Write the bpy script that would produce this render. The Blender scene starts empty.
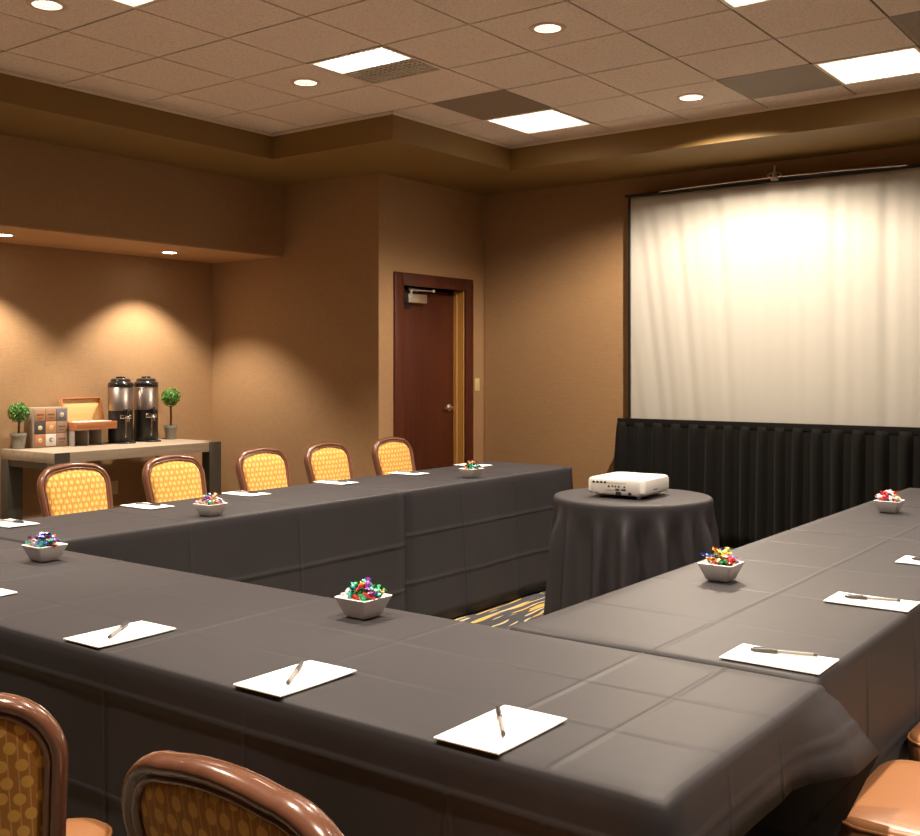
import bpy, bmesh, math, random
from mathutils import Vector, Matrix
from math import sin, cos, pi, radians, sqrt, exp
random.seed(7)
COL = bpy.context.scene.collection
T = 0.76                       # table top height

# ------------------------------------------------------------------ helpers
def link(o):
    COL.objects.link(o); return o

def tag(o, label=None, cat=None, group=None, kind=None):
    if label: o['label'] = label
    if cat: o['category'] = cat
    if group: o['group'] = group
    if kind: o['kind'] = kind
    return o

def empty(name, loc, rz=0.0, label=None, cat=None, group=None, kind=None):
    o = link(bpy.data.objects.new(name, None))
    o.empty_display_size = 0.05
    o.location = loc; o.rotation_euler = (0, 0, rz)
    return tag(o, label, cat, group, kind)

def build(name, bm, mat, parent=None, smooth=None, loc=None, rz=0.0, normals=True):
    if normals: bmesh.ops.recalc_face_normals(bm, faces=bm.faces)
    me = bpy.data.meshes.new(name); bm.to_mesh(me); bm.free()
    mats = mat if isinstance(mat, (list, tuple)) else [mat]
    for m in mats: me.materials.append(m)
    if smooth is not None:
        me.polygons.foreach_set('use_smooth', [True] * len(me.polygons))
        if smooth < 170:
            me.set_sharp_from_angle(angle=radians(smooth))
    o = link(bpy.data.objects.new(name, me))
    if parent: o.parent = parent
    if loc is not None: o.location = loc
    if rz: o.rotation_euler = (0, 0, rz)
    return o

def copy_tree(o, parent=None):
    c = o.copy(); COL.objects.link(c); c.parent = parent
    for ch in list(o.children): copy_tree(ch, c)
    return c

def B(): return bmesh.new()

def add_box(bm, x0, x1, y0, y1, z0, z1, bev=0.0, seg=2, M=None, mi=0):
    t = bmesh.new()
    vs = [t.verts.new((x, y, z)) for z in (z0, z1) for y in (y0, y1) for x in (x0, x1)]
    for f in ((0,2,3,1),(4,5,7,6),(0,1,5,4),(2,6,7,3),(0,4,6,2),(1,3,7,5)):
        t.faces.new([vs[i] for i in f])
    if bev > 0:
        bmesh.ops.bevel(t, geom=t.edges[:], offset=bev, segments=seg, affect='EDGES', profile=0.5)
    merge(bm, t, M, mi)

def merge(bm, t, M=None, mi=0):
    mp = {}
    for v in t.verts:
        mp[v] = bm.verts.new(M @ v.co if M is not None else v.co)
    for f in t.faces:
        try:
            nf = bm.faces.new([mp[v] for v in f.verts]); nf.material_index = mi or f.material_index
        except ValueError: pass
    t.free()

def add_lathe(bm, prof, n=32, M=None, mi=0, cap=True):
    """prof: list of (r,z)"""
    rings = []
    for r, z in prof:
        ring = []
        for i in range(n):
            a = 2*pi*i/n
            p = Vector((r*cos(a), r*sin(a), z))
            ring.append(bm.verts.new(M @ p if M is not None else p))
        rings.append(ring)
    for a, b in zip(rings, rings[1:]):
        for i in range(n):
            f = bm.faces.new((a[i], a[(i+1)%n], b[(i+1)%n], b[i])); f.material_index = mi
    if cap:
        for ring, (r, z) in ((rings[0], prof[0]), (rings[-1], prof[-1])):
            if r > 1e-5:
                f = bm.faces.new(ring); f.material_index = mi

def add_tube(bm, pts, r, n=10, r2=None, closed=False, cap=True, up=None, mi=0):
    """sweep an ellipse (r in the side direction, r2 along 'up') along pts"""
    pts = [Vector(p) for p in pts]; N = len(pts)
    rr = r if isinstance(r, (list, tuple)) else [r]*N
    rb = rr if r2 is None else (r2 if isinstance(r2, (list, tuple)) else [r2]*N)
    rings = []; ref = Vector(up) if up else None
    last = None
    for i, p in enumerate(pts):
        if closed: d = pts[(i+1)%N] - pts[i-1]
        else: d = pts[min(i+1, N-1)] - pts[max(i-1, 0)]
        d.normalize()
        if ref is not None: b = (ref - d*ref.dot(d)).normalized()
        else:
            if last is None:
                q = Vector((0,0,1)) if abs(d.z) < .9 else Vector((1,0,0))
                b = (q - d*q.dot(d)).normalized()
            else: b = (last - d*last.dot(d)).normalized()
            last = b
        a = b.cross(d)
        rings.append([bm.verts.new(p + a*rr[i]*cos(2*pi*k/n) + b*rb[i]*sin(2*pi*k/n)) for k in range(n)])
    rng = range(N) if closed else range(N-1)
    for i in rng:
        A, C = rings[i], rings[(i+1) % N]
        for k in range(n):
            f = bm.faces.new((A[k], A[(k+1)%n], C[(k+1)%n], C[k])); f.material_index = mi
    if cap and not closed:
        bm.faces.new(rings[0]); bm.faces.new(rings[-1])

# ------------------------------------------------------------------ materials
def mat(name, col=(.5,.5,.5), rough=.5, metal=0.0, spec=.5, sheen=0.0, coat=0.0, emit=None, estr=0.0, alpha=None, trans=0.0):
    m = bpy.data.materials.new(name); m.use_nodes = True
    b = m.node_tree.nodes['Principled BSDF']
    b.inputs['Base Color'].default_value = (*col, 1)
    b.inputs['Roughness'].default_value = rough
    b.inputs['Metallic'].default_value = metal
    b.inputs['Specular IOR Level'].default_value = spec
    b.inputs['Sheen Weight'].default_value = sheen
    b.inputs['Coat Weight'].default_value = coat
    b.inputs['Transmission Weight'].default_value = trans
    if emit:
        b.inputs['Emission Color'].default_value = (*emit, 1)
        b.inputs['Emission Strength'].default_value = estr
    return m

class NT:
    def __init__(s, m): s.m = m; s.t = m.node_tree; s.n = s.t.nodes; s.l = s.t.links; s.b = s.n['Principled BSDF']
    def new(s, k, **kw):
        x = s.n.new(k)
        for a, v in kw.items(): setattr(x, a, v)
        return x
    def obj(s, scale=(1,1,1), rot=(0,0,0), loc=(0,0,0)):
        tc = s.new('ShaderNodeTexCoord'); mp = s.new('ShaderNodeMapping')
        mp.inputs['Scale'].default_value = scale; mp.inputs['Rotation'].default_value = rot; mp.inputs['Location'].default_value = loc
        s.l.new(tc.outputs['Object'], mp.inputs['Vector']); return mp.outputs['Vector']
    def noise(s, v, scale, detail=3, rough=.5, dist=0.0):
        x = s.new('ShaderNodeTexNoise'); x.inputs['Scale'].default_value = scale; x.inputs['Detail'].default_value = detail
        x.inputs['Roughness'].default_value = rough; x.inputs['Distortion'].default_value = dist
        s.l.new(v, x.inputs['Vector']); return x.outputs['Fac']
    def ramp(s, f, stops, interp='LINEAR'):
        x = s.new('ShaderNodeValToRGB'); x.color_ramp.interpolation = interp
        e = x.color_ramp.elements
        while len(e) < len(stops): e.new(0.5)
        for i, (p, c) in enumerate(stops):
            e[i].position = p; e[i].color = (*c, 1) if len(c) == 3 else c
        s.l.new(f, x.inputs['Fac']); return x.outputs['Color']
    def math(s, op, a, b=None, c=None):
        x = s.new('ShaderNodeMath', operation=op)
        for i, v in enumerate((a, b, c)):
            if v is None: continue
            if isinstance(v, (int, float)): x.inputs[i].default_value = v
            else: s.l.new(v, x.inputs[i])
        return x.outputs[0]
    def mix(s, f, a, b, typ='MIX'):
        x = s.new('ShaderNodeMix', data_type='RGBA', blend_type=typ)
        if isinstance(f, (int, float)): x.inputs[0].default_value = f
        else: s.l.new(f, x.inputs[0])
        for k, v in ((6, a), (7, b)):
            if isinstance(v, tuple): x.inputs[k].default_value = (*v, 1)
            else: s.l.new(v, x.inputs[k])
        return x.outputs[2]
    def color(s, c): s.l.new(c, s.b.inputs['Base Color'])
    def bump(s, h, strength=.2, dist=.002):
        x = s.new('ShaderNodeBump'); x.inputs['Strength'].default_value = strength; x.inputs['Distance'].default_value = dist
        s.l.new(h, x.inputs['Height']); s.l.new(x.outputs['Normal'], s.b.inputs['Normal'])
    def sep(s, v):
        x = s.new('ShaderNodeSeparateXYZ'); s.l.new(v, x.inputs[0]); return x.outputs

def wall_material():
    m = mat('wallcovering', rough=.75, spec=.25); k = NT(m)
    v = k.obj((1,1,1))
    n1 = k.noise(k.obj((260,260,14)), 1, 2); n2 = k.noise(k.obj((14,14,260)), 1, 2)
    w = k.math('MULTIPLY', k.math('ADD', n1, n2), .5)
    k.color(k.ramp(w, [(.3, (.33,.195,.098)), (.7, (.43,.262,.134))]))
    k.bump(w, .18, .0012); return m

def paint_material(name, col):
    m = mat(name, col, rough=.55, spec=.3); k = NT(m)
    k.bump(k.noise(k.obj(), 180, 3), .06, .001); return m

def tile_material():
    m = mat('ceiling_tile', rough=.9, spec=.1); k = NT(m)
    v = k.obj()
    n = k.noise(v, 75, 4, .8)
    big = k.noise(v, 2.2, 2)
    c = k.ramp(n, [(.32, (.50,.41,.37)), (.47, (.79,.69,.63)), (.7, (.90,.79,.73))])
    k.color(k.mix(k.math('MULTIPLY', big, .25), c, (.80,.60,.48)))
    k.bump(n, .5, .002); return m

def carpet_material():
    m = mat('patterned_carpet', rough=.95, spec=.1); k = NT(m)
    v = k.obj((1,1,1), rot=(0,0,radians(-6)))
    warp = k.noise(k.obj((1.2,.8,1)), 1.2, 2)
    s = k.sep(v)
    x = k.math('ADD', s[0], k.math('MULTIPLY', warp, .30))
    cb = k.new('ShaderNodeCombineXYZ')
    k.l.new(k.math('MULTIPLY', x, 17.0), cb.inputs[0]); k.l.new(k.math('MULTIPLY', s[1], 1.5), cb.inputs[1])
    n = k.noise(cb.outputs[0], 1.0, 1.5, .5)
    cb2 = k.new('ShaderNodeCombineXYZ')
    k.l.new(k.math('MULTIPLY', x, 34.0), cb2.inputs[0]); k.l.new(k.math('MULTIPLY', s[1], 2.6), cb2.inputs[1])
    n2 = k.noise(cb2.outputs[0], 1.0, 1.0, .5)
    gold = k.ramp(n, [(.61, (0,0,0)), (.62, (1,1,1))])
    cream = k.ramp(n2, [(.60, (0,0,0)), (.62, (1,1,1))])
    base = k.ramp(k.noise(k.obj(), 380, 2), [(.35, (.018,.019,.024)), (.7, (.11,.11,.12))])
    c = k.mix(cream, base, (.48,.40,.26)); c = k.mix(gold, c, (.48,.30,.07))
    k.color(c); k.bump(k.noise(k.obj(), 420, 2), .6, .004); return m

def wood_material(name, dark, light, rough=.35, axis=2, scale=6, coat=0.0, fine=40):
    m = mat(name, rough=rough, coat=coat); k = NT(m)
    sc = [fine]*3; sc[axis] = fine/22
    n = k.noise(k.obj(tuple(sc)), 1, 4, .6, .4)
    sc2 = [scale]*3; sc2[axis] = scale/8
    n2 = k.noise(k.obj(tuple(sc2)), 1, 2, .5)
    f = k.math('ADD', k.math('MULTIPLY', n, .6), k.math('MULTIPLY', n2, .4))
    k.color(k.ramp(f, [(.32, dark), (.68, light)]))
    k.bump(n, .08, .001); return m

def cloth_material(name, col, col2, sheen=.3, weave=700):
    m = mat(name, col, rough=.85, spec=.25, sheen=sheen); k = NT(m)
    k.b.inputs['Sheen Roughness'].default_value = .5; k.b.inputs['Roughness'].default_value = .52 if name == 'black_tablecloth' else .8; k.b.inputs['IOR'].default_value = 1.26 if name == 'black_tablecloth' else 1.45; k.b.inputs['Specular IOR Level'].default_value = .5 if name == 'black_tablecloth' else .2
    big = k.noise(k.obj(), 3.0, 3)
    k.color(k.mix(big, col, col2))
    n = k.noise(k.obj(), weave, 2); w = k.noise(k.obj((1,1,1)), 9, 4)
    k.bump(k.math('ADD', k.math('MULTIPLY', n, .12), w), .05, .004); return m

def dot_fabric():
    """gold upholstery with a staggered field of ovals over thin vertical lines"""
    m = mat('dotted_upholstery', rough=.7, spec=.3, sheen=.15); k = NT(m)
    s = k.sep(k.obj())
    P, Q = .0315, .0300
    u = k.math('DIVIDE', s[0], P); v = k.math('DIVIDE', s[2], Q)
    row = k.math('FLOOR', v)
    odd = k.math('MODULO', k.math('ABSOLUTE', row), 2.0)
    jit = k.new('ShaderNodeTexWhiteNoise', noise_dimensions='1D'); k.l.new(row, jit.inputs['W'])
    uu = k.math('ADD', u, k.math('ADD', k.math('MULTIPLY', odd, .5), k.math('MULTIPLY', jit.outputs['Value'], .22)))
    fu = k.math('SUBTRACT', k.math('FRACT', uu), .5); fv = k.math('SUBTRACT', k.math('FRACT', v), .5)
    cell = k.new('ShaderNodeCombineXYZ'); k.l.new(k.math('FLOOR', uu), cell.inputs[0]); k.l.new(row, cell.inputs[1])
    wn = k.new('ShaderNodeTexWhiteNoise', noise_dimensions='2D'); k.l.new(cell.outputs[0], wn.inputs['Vector'])
    rs = k.sep(wn.outputs['Color'])
    fu = k.math('ADD', fu, k.math('MULTIPLY', k.math('SUBTRACT', rs[0], .5), .22))
    fv = k.math('ADD', fv, k.math('MULTIPLY', k.math('SUBTRACT', rs[1], .5), .16))
    d = k.math('SQRT', k.math('ADD', k.math('MULTIPLY', k.math('POWER', fu, 2), 1.35), k.math('POWER', fv, 2)))
    dot = k.ramp(d, [(.33, (1,1,1)), (.38, (0,0,0))])
    line = k.math('PINGPONG', k.math('ADD', u, .13), .25)
    lf = k.ramp(line, [(.025, (1,1,1)), (.05, (0,0,0))])
    st = k.noise(k.obj((900,900,60)), 1, 2)
    base = k.mix(st, (.42,.185,.03), (.53,.25,.05))
    base = k.mix(k.math('MULTIPLY', lf, .45), base, (.85,.60,.28))
    k.color(k.mix(dot, base, (.80,.48,.11)))
    k.bump(k.math('ADD', st, dot), .25, .001); return m

M = {}
M['wall'] = wall_material()
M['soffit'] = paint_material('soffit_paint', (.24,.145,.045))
M['soffit_lit'] = paint_material('alcove_soffit_lit', (.50,.29,.14))  # brighter copy of the soffit paint, lit look of the underside in the colour
M['tile'] = tile_material()
M['tbar'] = mat('ceiling_grid_bar', (.6,.45,.35), .6)
M['gap_shade'] = mat('gap_shade_dark', (.012,.009,.007), .9)  # near-black colour standing in for shade in the tile gaps
M['white_trim'] = mat('angle_trim', (.75,.65,.55), .5)
M['carpet'] = carpet_material()
M['mahogany'] = wood_material('mahogany', (.050,.010,.005), (.105,.024,.010), .4, 2, 5, .0)
M['jamb'] = mat('jamb_gold', (.50,.26,.07), .45)
M['steel'] = mat('satin_steel', (.80,.77,.73), .38, 1.0)
M['chrome'] = mat('chrome', (.85,.84,.82), .12, 1.0)
M['ivory'] = mat('ivory_plate', (.68,.54,.28), .4)
M['cloth'] = cloth_material('black_tablecloth', (.0295,.0275,.0315), (.0355,.033,.038), .0)
M['skirt'] = cloth_material('black_skirting', (.006,.0057,.005), (.009,.0085,.0075), .04)
M['blackm'] = mat('black_enamel', (.012,.012,.012), .35)
M['fabric'] = dot_fabric()
M['frame'] = wood_material('chair_frame_brown', (.115,.045,.026), (.165,.070,.042), .22, 2, 9, .9)
M['vinyl'] = mat('caramel_vinyl', (.24,.105,.045), .36, spec=.5, coat=.1)
k = NT(M['vinyl']); k.bump(k.noise(k.obj(), 60, 5), .12, .002)
M['piping'] = mat('vinyl_piping', (.22,.09,.035), .3)
M['paper'] = mat('white_paper', (.86,.85,.84), .8, spec=.2)
M['pen_body'] = mat('grey_pen', (.20,.19,.185), .3)
M['pen_cap'] = mat('dark_pen_cap', (.03,.028,.03), .3)
M['ceramic'] = mat('white_ceramic', (.76,.73,.72), .28, coat=.3)
M['proj'] = mat('projector_white', (.60,.585,.565), .4)
M['proj2'] = mat('projector_grey', (.55,.54,.52), .45)
M['port'] = mat('port_black', (.015,.015,.017), .5)
M['screen'] = mat('screen_fabric', (.52,.50,.46), .8, spec=.15)
M['oak'] = wood_material('washed_oak', (.27,.205,.15), (.43,.345,.26), .5, 1, 6)
M['bronze'] = mat('console_leg_bronze', (.055,.048,.038), .45)
M['cherry'] = wood_material('cherry_box', (.34,.11,.035), (.58,.25,.10), .35, 1, 6)
M['maple'] = wood_material('maple_lining', (.62,.34,.12), (.78,.48,.20), .45, 1, 6)
M['acrylic'] = mat('smoky_acrylic', (.42,.36,.32), .15, coat=.3)
M['pot'] = mat('clay_pot_grey', (.26,.245,.20), .8)
M['soil'] = mat('moss', (.20,.16,.07), .9)
M['stem'] = mat('topiary_stem', (.10,.035,.018), .7)
M['leafa'] = mat('boxwood_leaf', (.030,.13,.012), .45, trans=0)
M['leafb'] = mat('boxwood_leaf_pale', (.22,.38,.06), .45)
M['lens'] = mat('lamp_lens', (.9,.9,.9), .5, emit=(1.0,.88,.74), estr=30)
M['troffer_lens'] = mat('troffer_lens', (.9,.9,.9), .5, emit=(1.0,.94,.88), estr=4.5)
M['louver'] = mat('louver_cell', (.85,.82,.76), .4, .0)
M['louver_dark'] = mat('vent_grey', (.30,.235,.185), .6)
M['vent_back'] = mat('vent_backing', (.12,.09,.07), .8)
M['can'] = mat('can_reflector', (.75,.70,.64), .2, .9)
M['trimring'] = mat('can_trim', (.62,.50,.40), .4)

# ------------------------------------------------------------------ setting
XB, XA, XD, XR = -7.02, -7.97, -5.87, 2.9
YN, YC, YS = -2.0, 6.73, 8.25
ZC, ZS, ZA = 3.25, 3.05, 2.41
EX1, EX2, EY1, EY2 = -6.17, -4.94, 5.81, 7.32
def struct(name, boxes, m, smooth=None, extra=None):
    bm = B()
    for b in boxes: add_box(bm, *b)
    o = build(name, bm, m, smooth=smooth); o['kind'] = 'structure'; return o
struct('floor', [(XA-.1, XR+.1, YN-.1, YS+.1, -.08, 0)], M['carpet'])
struct('wall_left', [(XA-.1, XA, YN, YC, 0, ZA)], M['wall'])
struct('wall_bulkhead', [(XB-1.05, XB, YN, YC, ZA+.012, ZS+.3)], M['wall'])
struct('ceiling_alcove', [(XA, XB-.002, YN, YC, ZA, ZA+.012)], M['soffit_lit'])
struct('wall_corner', [(XA-.1, XD-.1, YC, YC+.1, 0, ZS+.3), (XD-.1, XD, YC, YC+.1, 0, ZS+.3)], M['wall'])
DY0, DY1, DZ = 7.036, 7.933, 2.125
struct('wall_door', [(XD-.12, XD, YC+.1, DY0, 0, ZS+.3), (XD-.12, XD, DY1, YS, 0, ZS+.3), (XD-.12, XD, DY0, DY1, DZ, ZS+.3)], M['wall'])
struct('wall_back', [(XD-.12, XR+.1, YS, YS+.1, 0, ZS+.3)], M['wall'])
struct('wall_right', [(XR, XR+.1, YN, YS, 0, ZS+.3)], M['wall'])
struct('wall_front', [(XA-.1, XR+.1, YN-.1, YN, 0, ZS+.3)], M['wall'])
# lowered perimeter soffit
SX2, SY0 = 2.3, -1.4
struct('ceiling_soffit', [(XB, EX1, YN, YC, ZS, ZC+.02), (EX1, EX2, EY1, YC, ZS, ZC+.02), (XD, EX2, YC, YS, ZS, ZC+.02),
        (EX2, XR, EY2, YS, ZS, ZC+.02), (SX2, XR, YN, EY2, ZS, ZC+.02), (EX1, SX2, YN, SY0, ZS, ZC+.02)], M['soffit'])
def strip(x0, x1, y0, y1): return (x0, x1, y0, y1, ZC-.022, ZC-.001)
w = .012
struct('trim_1', [strip(EX1, EX1+w, SY0, EY1), strip(EX1, EX2, EY1-w, EY1), strip(EX2, EX2+w, EY1, EY2),
                  strip(EX2, SX2, EY2-w, EY2), strip(SX2-w, SX2, SY0, EY2), strip(EX1, SX2, SY0, SY0+w)], M['white_trim'])
# grid ceiling of individual tiles with drilled holes for the downlights
G = .6092; GX, GY = -5.187, 3.363
lights = [(x, y) for x in (-4.92, -3.08, -1.24, .60) for y in (1.26, 3.08, 4.91, 6.74) if not (x < EX2+.2 and y > EY1) and not (x > -2 and y > 6.5)]
fix_on = {}
def cell_of(x, y): return (math.floor((x-GX)/G), math.floor((y-GY)/G))
lights = [((cell_of(x, y)[0]+.5)*G+GX, (cell_of(x, y)[1]+.5)*G+GY) for x, y in lights]
light_cells = {cell_of(x, y): (x, y) for x, y in lights}
troffers = {}
for cx in (1, 5, 9):
    for cy in (-1, 2, 5): troffers[(cx, cy)] = 1
vents = [(1, 4), (4, 5), (6, 4)]
bm = B(); gap = .0065; RH = .088
for i in range(-3, 14):
    for j in range(-9, 9):
        x0, x1 = GX+i*G, GX+(i+1)*G; y0, y1 = GY+j*G, GY+(j+1)*G
        if (i, j) in troffers or (i, j) in vents: continue
        for (ax0, ax1, ay0, ay1) in ((EX1, SX2, SY0, EY1), (EX2, SX2, EY1, EY2)):
            a0, a1, b0, b1 = max(x0, ax0), min(x1, ax1), max(y0, ay0), min(y1, ay1)
            if a1-a0 < .03 or b1-b0 < .03: continue
            if b0 == EY1 and y0 < EY1-.001: b0 = b0-gap      # tile carries on across
            a0 += gap; a1 -= gap; b0 += gap; b1 -= gap
            if (i, j) in light_cells:
                cx, cy = light_cells[(i, j)]; n = 32
                inner = [(cx+RH*cos(2*pi*q/n), cy+RH*sin(2*pi*q/n)) for q in range(n)]
                outer = []
                for q in range(n):
                    c_, s_ = cos(2*pi*q/n), sin(2*pi*q/n); m_ = max(abs(c_), abs(s_))
                    outer.append((cx+(a1-a0)/2*c_/m_, cy+(b1-b0)/2*s_/m_))
                I0 = [bm.verts.new((*p, ZC)) for p in inner]; O0 = [bm.verts.new((*p, ZC)) for p in outer]
                I1 = [bm.verts.new((*p, ZC+.012)) for p in inner]; O1 = [bm.verts.new((*p, ZC+.012)) for p in outer]
                for q in range(n):
                    r = (q+1) % n
                    bm.faces.new((I0[q], I0[r], O0[r], O0[q])); bm.faces.new((I0[q], I1[q], I1[r], I0[r])); bm.faces.new((O0[q], O0[r], O1[r], O1[q]))
            else: add_box(bm, a0, a1, b0, b1, ZC, ZC+.012)
o = build('ceiling', bm, M['tile']); o['kind'] = 'structure'
bars = []
for i in range(-2, 14):
    x = GX+i*G
    if EX1 < x < SX2: bars.append((x-.012, x+.012, SY0, EY1 if x < EX2 else EY2, ZC+.009, ZC+.02))
for j in range(-8, 8):
    y = GY+j*G
    if SY0 < y < EY2: bars.append(((EX1 if y < EY1 else EX2), SX2, y-.012, y+.012, ZC+.0092, ZC+.0198))
struct('ceiling_grid', bars, M['gap_shade'])  # bars coloured dark as the shadow lines between tiles
struct('ceiling_slab', [(XB-1.05, XR+.1, YN-.1, YS+.1, ZC+.30, ZC+.35)], M['gap_shade'])

# ---- troffers (2x2 parabolic fixtures) and vents
def near_txt(i, j, what): return what
def troffer(i, j, half=False):
    x, y = GX+(i+.5)*G, GY+(j+.5)*G; h = G/2-.006
    names = {(1,5): 'white square ceiling light with full grid lens, beside the dark return vent',
             (1,2): 'square ceiling light half lit, half dark grid, over the left row of tables',
             (5,5): 'square ceiling light nearest the top right of the projection screen',
             (5,2): 'square ceiling light cut by the top edge, above the screen bracket',
             (1,-1): 'square ceiling light barely showing at the top edge, near left corner downlight'}
    lab = names.get((i, j)); t = empty('ceiling_light', (x, y, ZC), 0, lab or 'square fluorescent ceiling light set in the tile grid over the tables', 'ceiling light', 'square fluorescent ceiling lights')
    b = B()
    for (a0,a1,b0,b1) in ((-h,h,-h,-h+.022),(-h,h,h-.022,h),(-h,-h+.022,-h+.022,h-.022),(h-.022,h,-h+.022,h-.022)):
        add_box(b, a0, a1, b0, b1, -.004, .055)
    build('frame', b, M['white_trim'], t)
    b = B(); add_box(b, -h+.022, h-.022, (-h+.022), (.0 if half else h-.022), .045, .05)
    build('lens', b, M['troffer_lens'], t)
    if half:
        b = B(); add_box(b, -h+.022, h-.022, .001, h-.022, .045, .05); build('dark_lens', b, M['louver_dark'], t)
    b = B(); n = 14; g = (2*h-.044)/n; e = h-.022
    for q in range(1, n):
        p = -e+q*g
        add_box(b, p-.0012, p+.0012, -e, e, .0, .008); add_box(b, -e, e, p-.0012, p+.0012, .0002, .0078)
    if half: add_box(b, -e, e, -.004, .004, 0, .044)
    build('louver', b, M['louver'], t)
    return t
for (i, j) in troffers:
    if GX+i*G > EX1 and GY+j*G > SY0-.1: troffer(i, j, half=((i, j) == (1, 2)))
vl = {(1,4): 'dark grey square return vent beside the fully lit square ceiling light', (4,5): 'dark vent panel in the ceiling above the top left of the screen', (6,4): 'dark vent panel in the ceiling at the top right corner'}
for (i, j) in vents:
    x, y = GX+(i+.5)*G, GY+(j+.5)*G; h = G/2-.006
    t = empty('ceiling_vent', (x, y, ZC), 0, vl[(i, j)], 'vent')
    b = B(); add_box(b, -h, h, -h, h, .004, .02); build('backing', b, M['vent_back'], t)
    b = B(); n = 44
    for q in range(n+1):
        p = -h+q*2*h/n; add_box(b, p-.0042, p+.0042, -h, h, -.001, .003)
        add_box(b, -h, h, p-.0042, p+.0042, -.0008, .0028)
    build('grille', b, M['louver_dark'], t)

# ---- downlights
def downlight(x, y, z, lab, energy, size, grp, blend=.5, big=1.0, flush=False, col=(1,.84,.65)):
    t = empty('recessed_downlight', (x, y, z), 0, lab, 'downlight', grp)
    b = B(); add_lathe(b, [(.070*big,.002), (.072*big,-.004), (.098*big,-.004), (.100*big,.0)], 40, cap=False); build('trim_ring', b, M['trimring'], t, 40)
    if not flush:
        b = B(); add_lathe(b, [(.072*big,-.002), (.066*big,.03), (.058*big,.06)], 40, cap=False); build('reflector', b, M['can'], t, 60)
    lz, lr = (-.040, 1.2) if flush else (0, 1)
    b = B(); add_lathe(b, [(.058*big*lr,.046+lz*1.2), (.05*big*lr,.040+lz*1.1), (.0001,.036+lz)], 32, cap=False); build('lamp', b, M['lens'], t, 60)
    L = bpy.data.lights.new('downlight_bulb', 'SPOT'); L.energy = energy; L.spot_size = radians(size); L.spot_blend = blend
    L.color = col; L.shadow_soft_size = .035
    lo = link(bpy.data.objects.new('downlight_bulb', L)); lo.parent = t; lo.location = (0, 0, -.012 if flush else 0)
    return t
def dl_label(x, y):
    if x < -4.5 and 3.0 < y < 3.6: return 'round recessed downlight at the top left corner of the ceiling'
    if x < -4.5 and 4.6 < y < 5.3: return 'round recessed downlight beside the half lit square ceiling light'
    if -3.5 < x < -2.5 and 4.6 < y < 5.3: return 'round recessed downlight near the top centre of the ceiling'
    if -3.5 < x < -2.5 and y > 6.4: return 'round recessed downlight above the top left corner of the screen'
    return 'round recessed downlight in the tiled ceiling over the tables'
E_DL, A_DL = 330, 128
for x, y in lights:
    wash = y > 6.4
    downlight(x, y, ZC, dl_label(x, y), E_DL*(1.25 if wash else 1), 154 if wash else 98, 'recessed downlights in the tile ceiling', .35 if wash else .6)
for y, l in ((5.86, 'round downlight in the alcove soffit above the coffee dispensers'), (4.345, 'round downlight in the alcove soffit cut by the left edge'), (2.83, 'round downlight in the alcove soffit before the console')):
    downlight(-7.50, y, ZA, l, 205, 106, 'downlights in the alcove soffit', .5, .82, True, (1,.88,.72))

# ---- door
frame_boxes = [(XD-.13, XD+.022, DY0-.118, DY0, 0, 2.235), (XD-.13, XD+.022, DY1, DY1+.118, 0, 2.235), (XD-.13, XD+.022, DY0, DY1, DZ, 2.235)]
bm = B()
for f in frame_boxes: add_box(bm, *f, bev=.004)
o = build('trim_2', bm, M['mahogany'], smooth=40); o['kind'] = 'structure'
j = struct('jamb', [(XD-.10, XD+.001, DY1-.016, DY1-.001, 0, DZ-.001), (XD-.10, XD-.03, DY0+.001, DY0+.014, 0, DZ-.001), (XD-.10, XD-.065, DY1-.034, DY1-.016, 0, DZ-.001)], M['jamb']); j.parent = o; j['label'] = 'golden inner door jamb'
dr = empty('door_1', (XD-.1, (DY0+DY1)/2, 0), kind='structure')
b = B(); add_box(b, -.045, 0, -.43, .43, .01, DZ-.012, .003); build('leaf', b, M['mahogany'], dr, 40)
hd = B(); Mh = Matrix.Translation((0, .345, 1.045)) @ Matrix.Rotation(pi/2, 4, 'Y')
add_lathe(hd, [(.0001,0), (.034,0), (.034,.008), (.026,.014), (.012,.016), (.012,.05), (.0001,.052)], 24, Mh)
add_tube(hd, [(.045,.35,1.045), (.048,.30,1.048), (.046,.235,1.044)], [.012,.010,.009], 10, r2=[.008,.006,.006])
build('door_handle', hd, M['steel'], dr, 50)
cp = B(); add_box(cp, 0, .008, -.43+.02, -.43+.20, 1.93, 2.105); build('closer_plate', cp, M['blackm'], dr)
cp = B(); add_box(cp, .008, .06, -.31, -.05, 1.985, 2.065, .006); build('door_closer', cp, M['steel'], dr, 40)
cp = B(); add_tube(cp, [(.035,-.25,2.066), (.035,-.25,2.10)], .012, 10); add_tube(cp, [(.04,-.25,2.098), (.075,.02,2.10)], .009, 8); add_tube(cp, [(.075,.02,2.098), (.02,-.24,2.115)], .007, 8)
add_lathe(cp, [(.0001,0),(.016,0),(.016,.02),(.0001,.02)], 14, Matrix.Translation((.075,.02,2.09))); add_lathe(cp, [(.0001,0),(.018,0),(.018,.026),(.0001,.026)], 14, Matrix.Translation((.02,-.26,2.092)))
build('closer_arm', cp, M['steel'], dr, 50)
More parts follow.
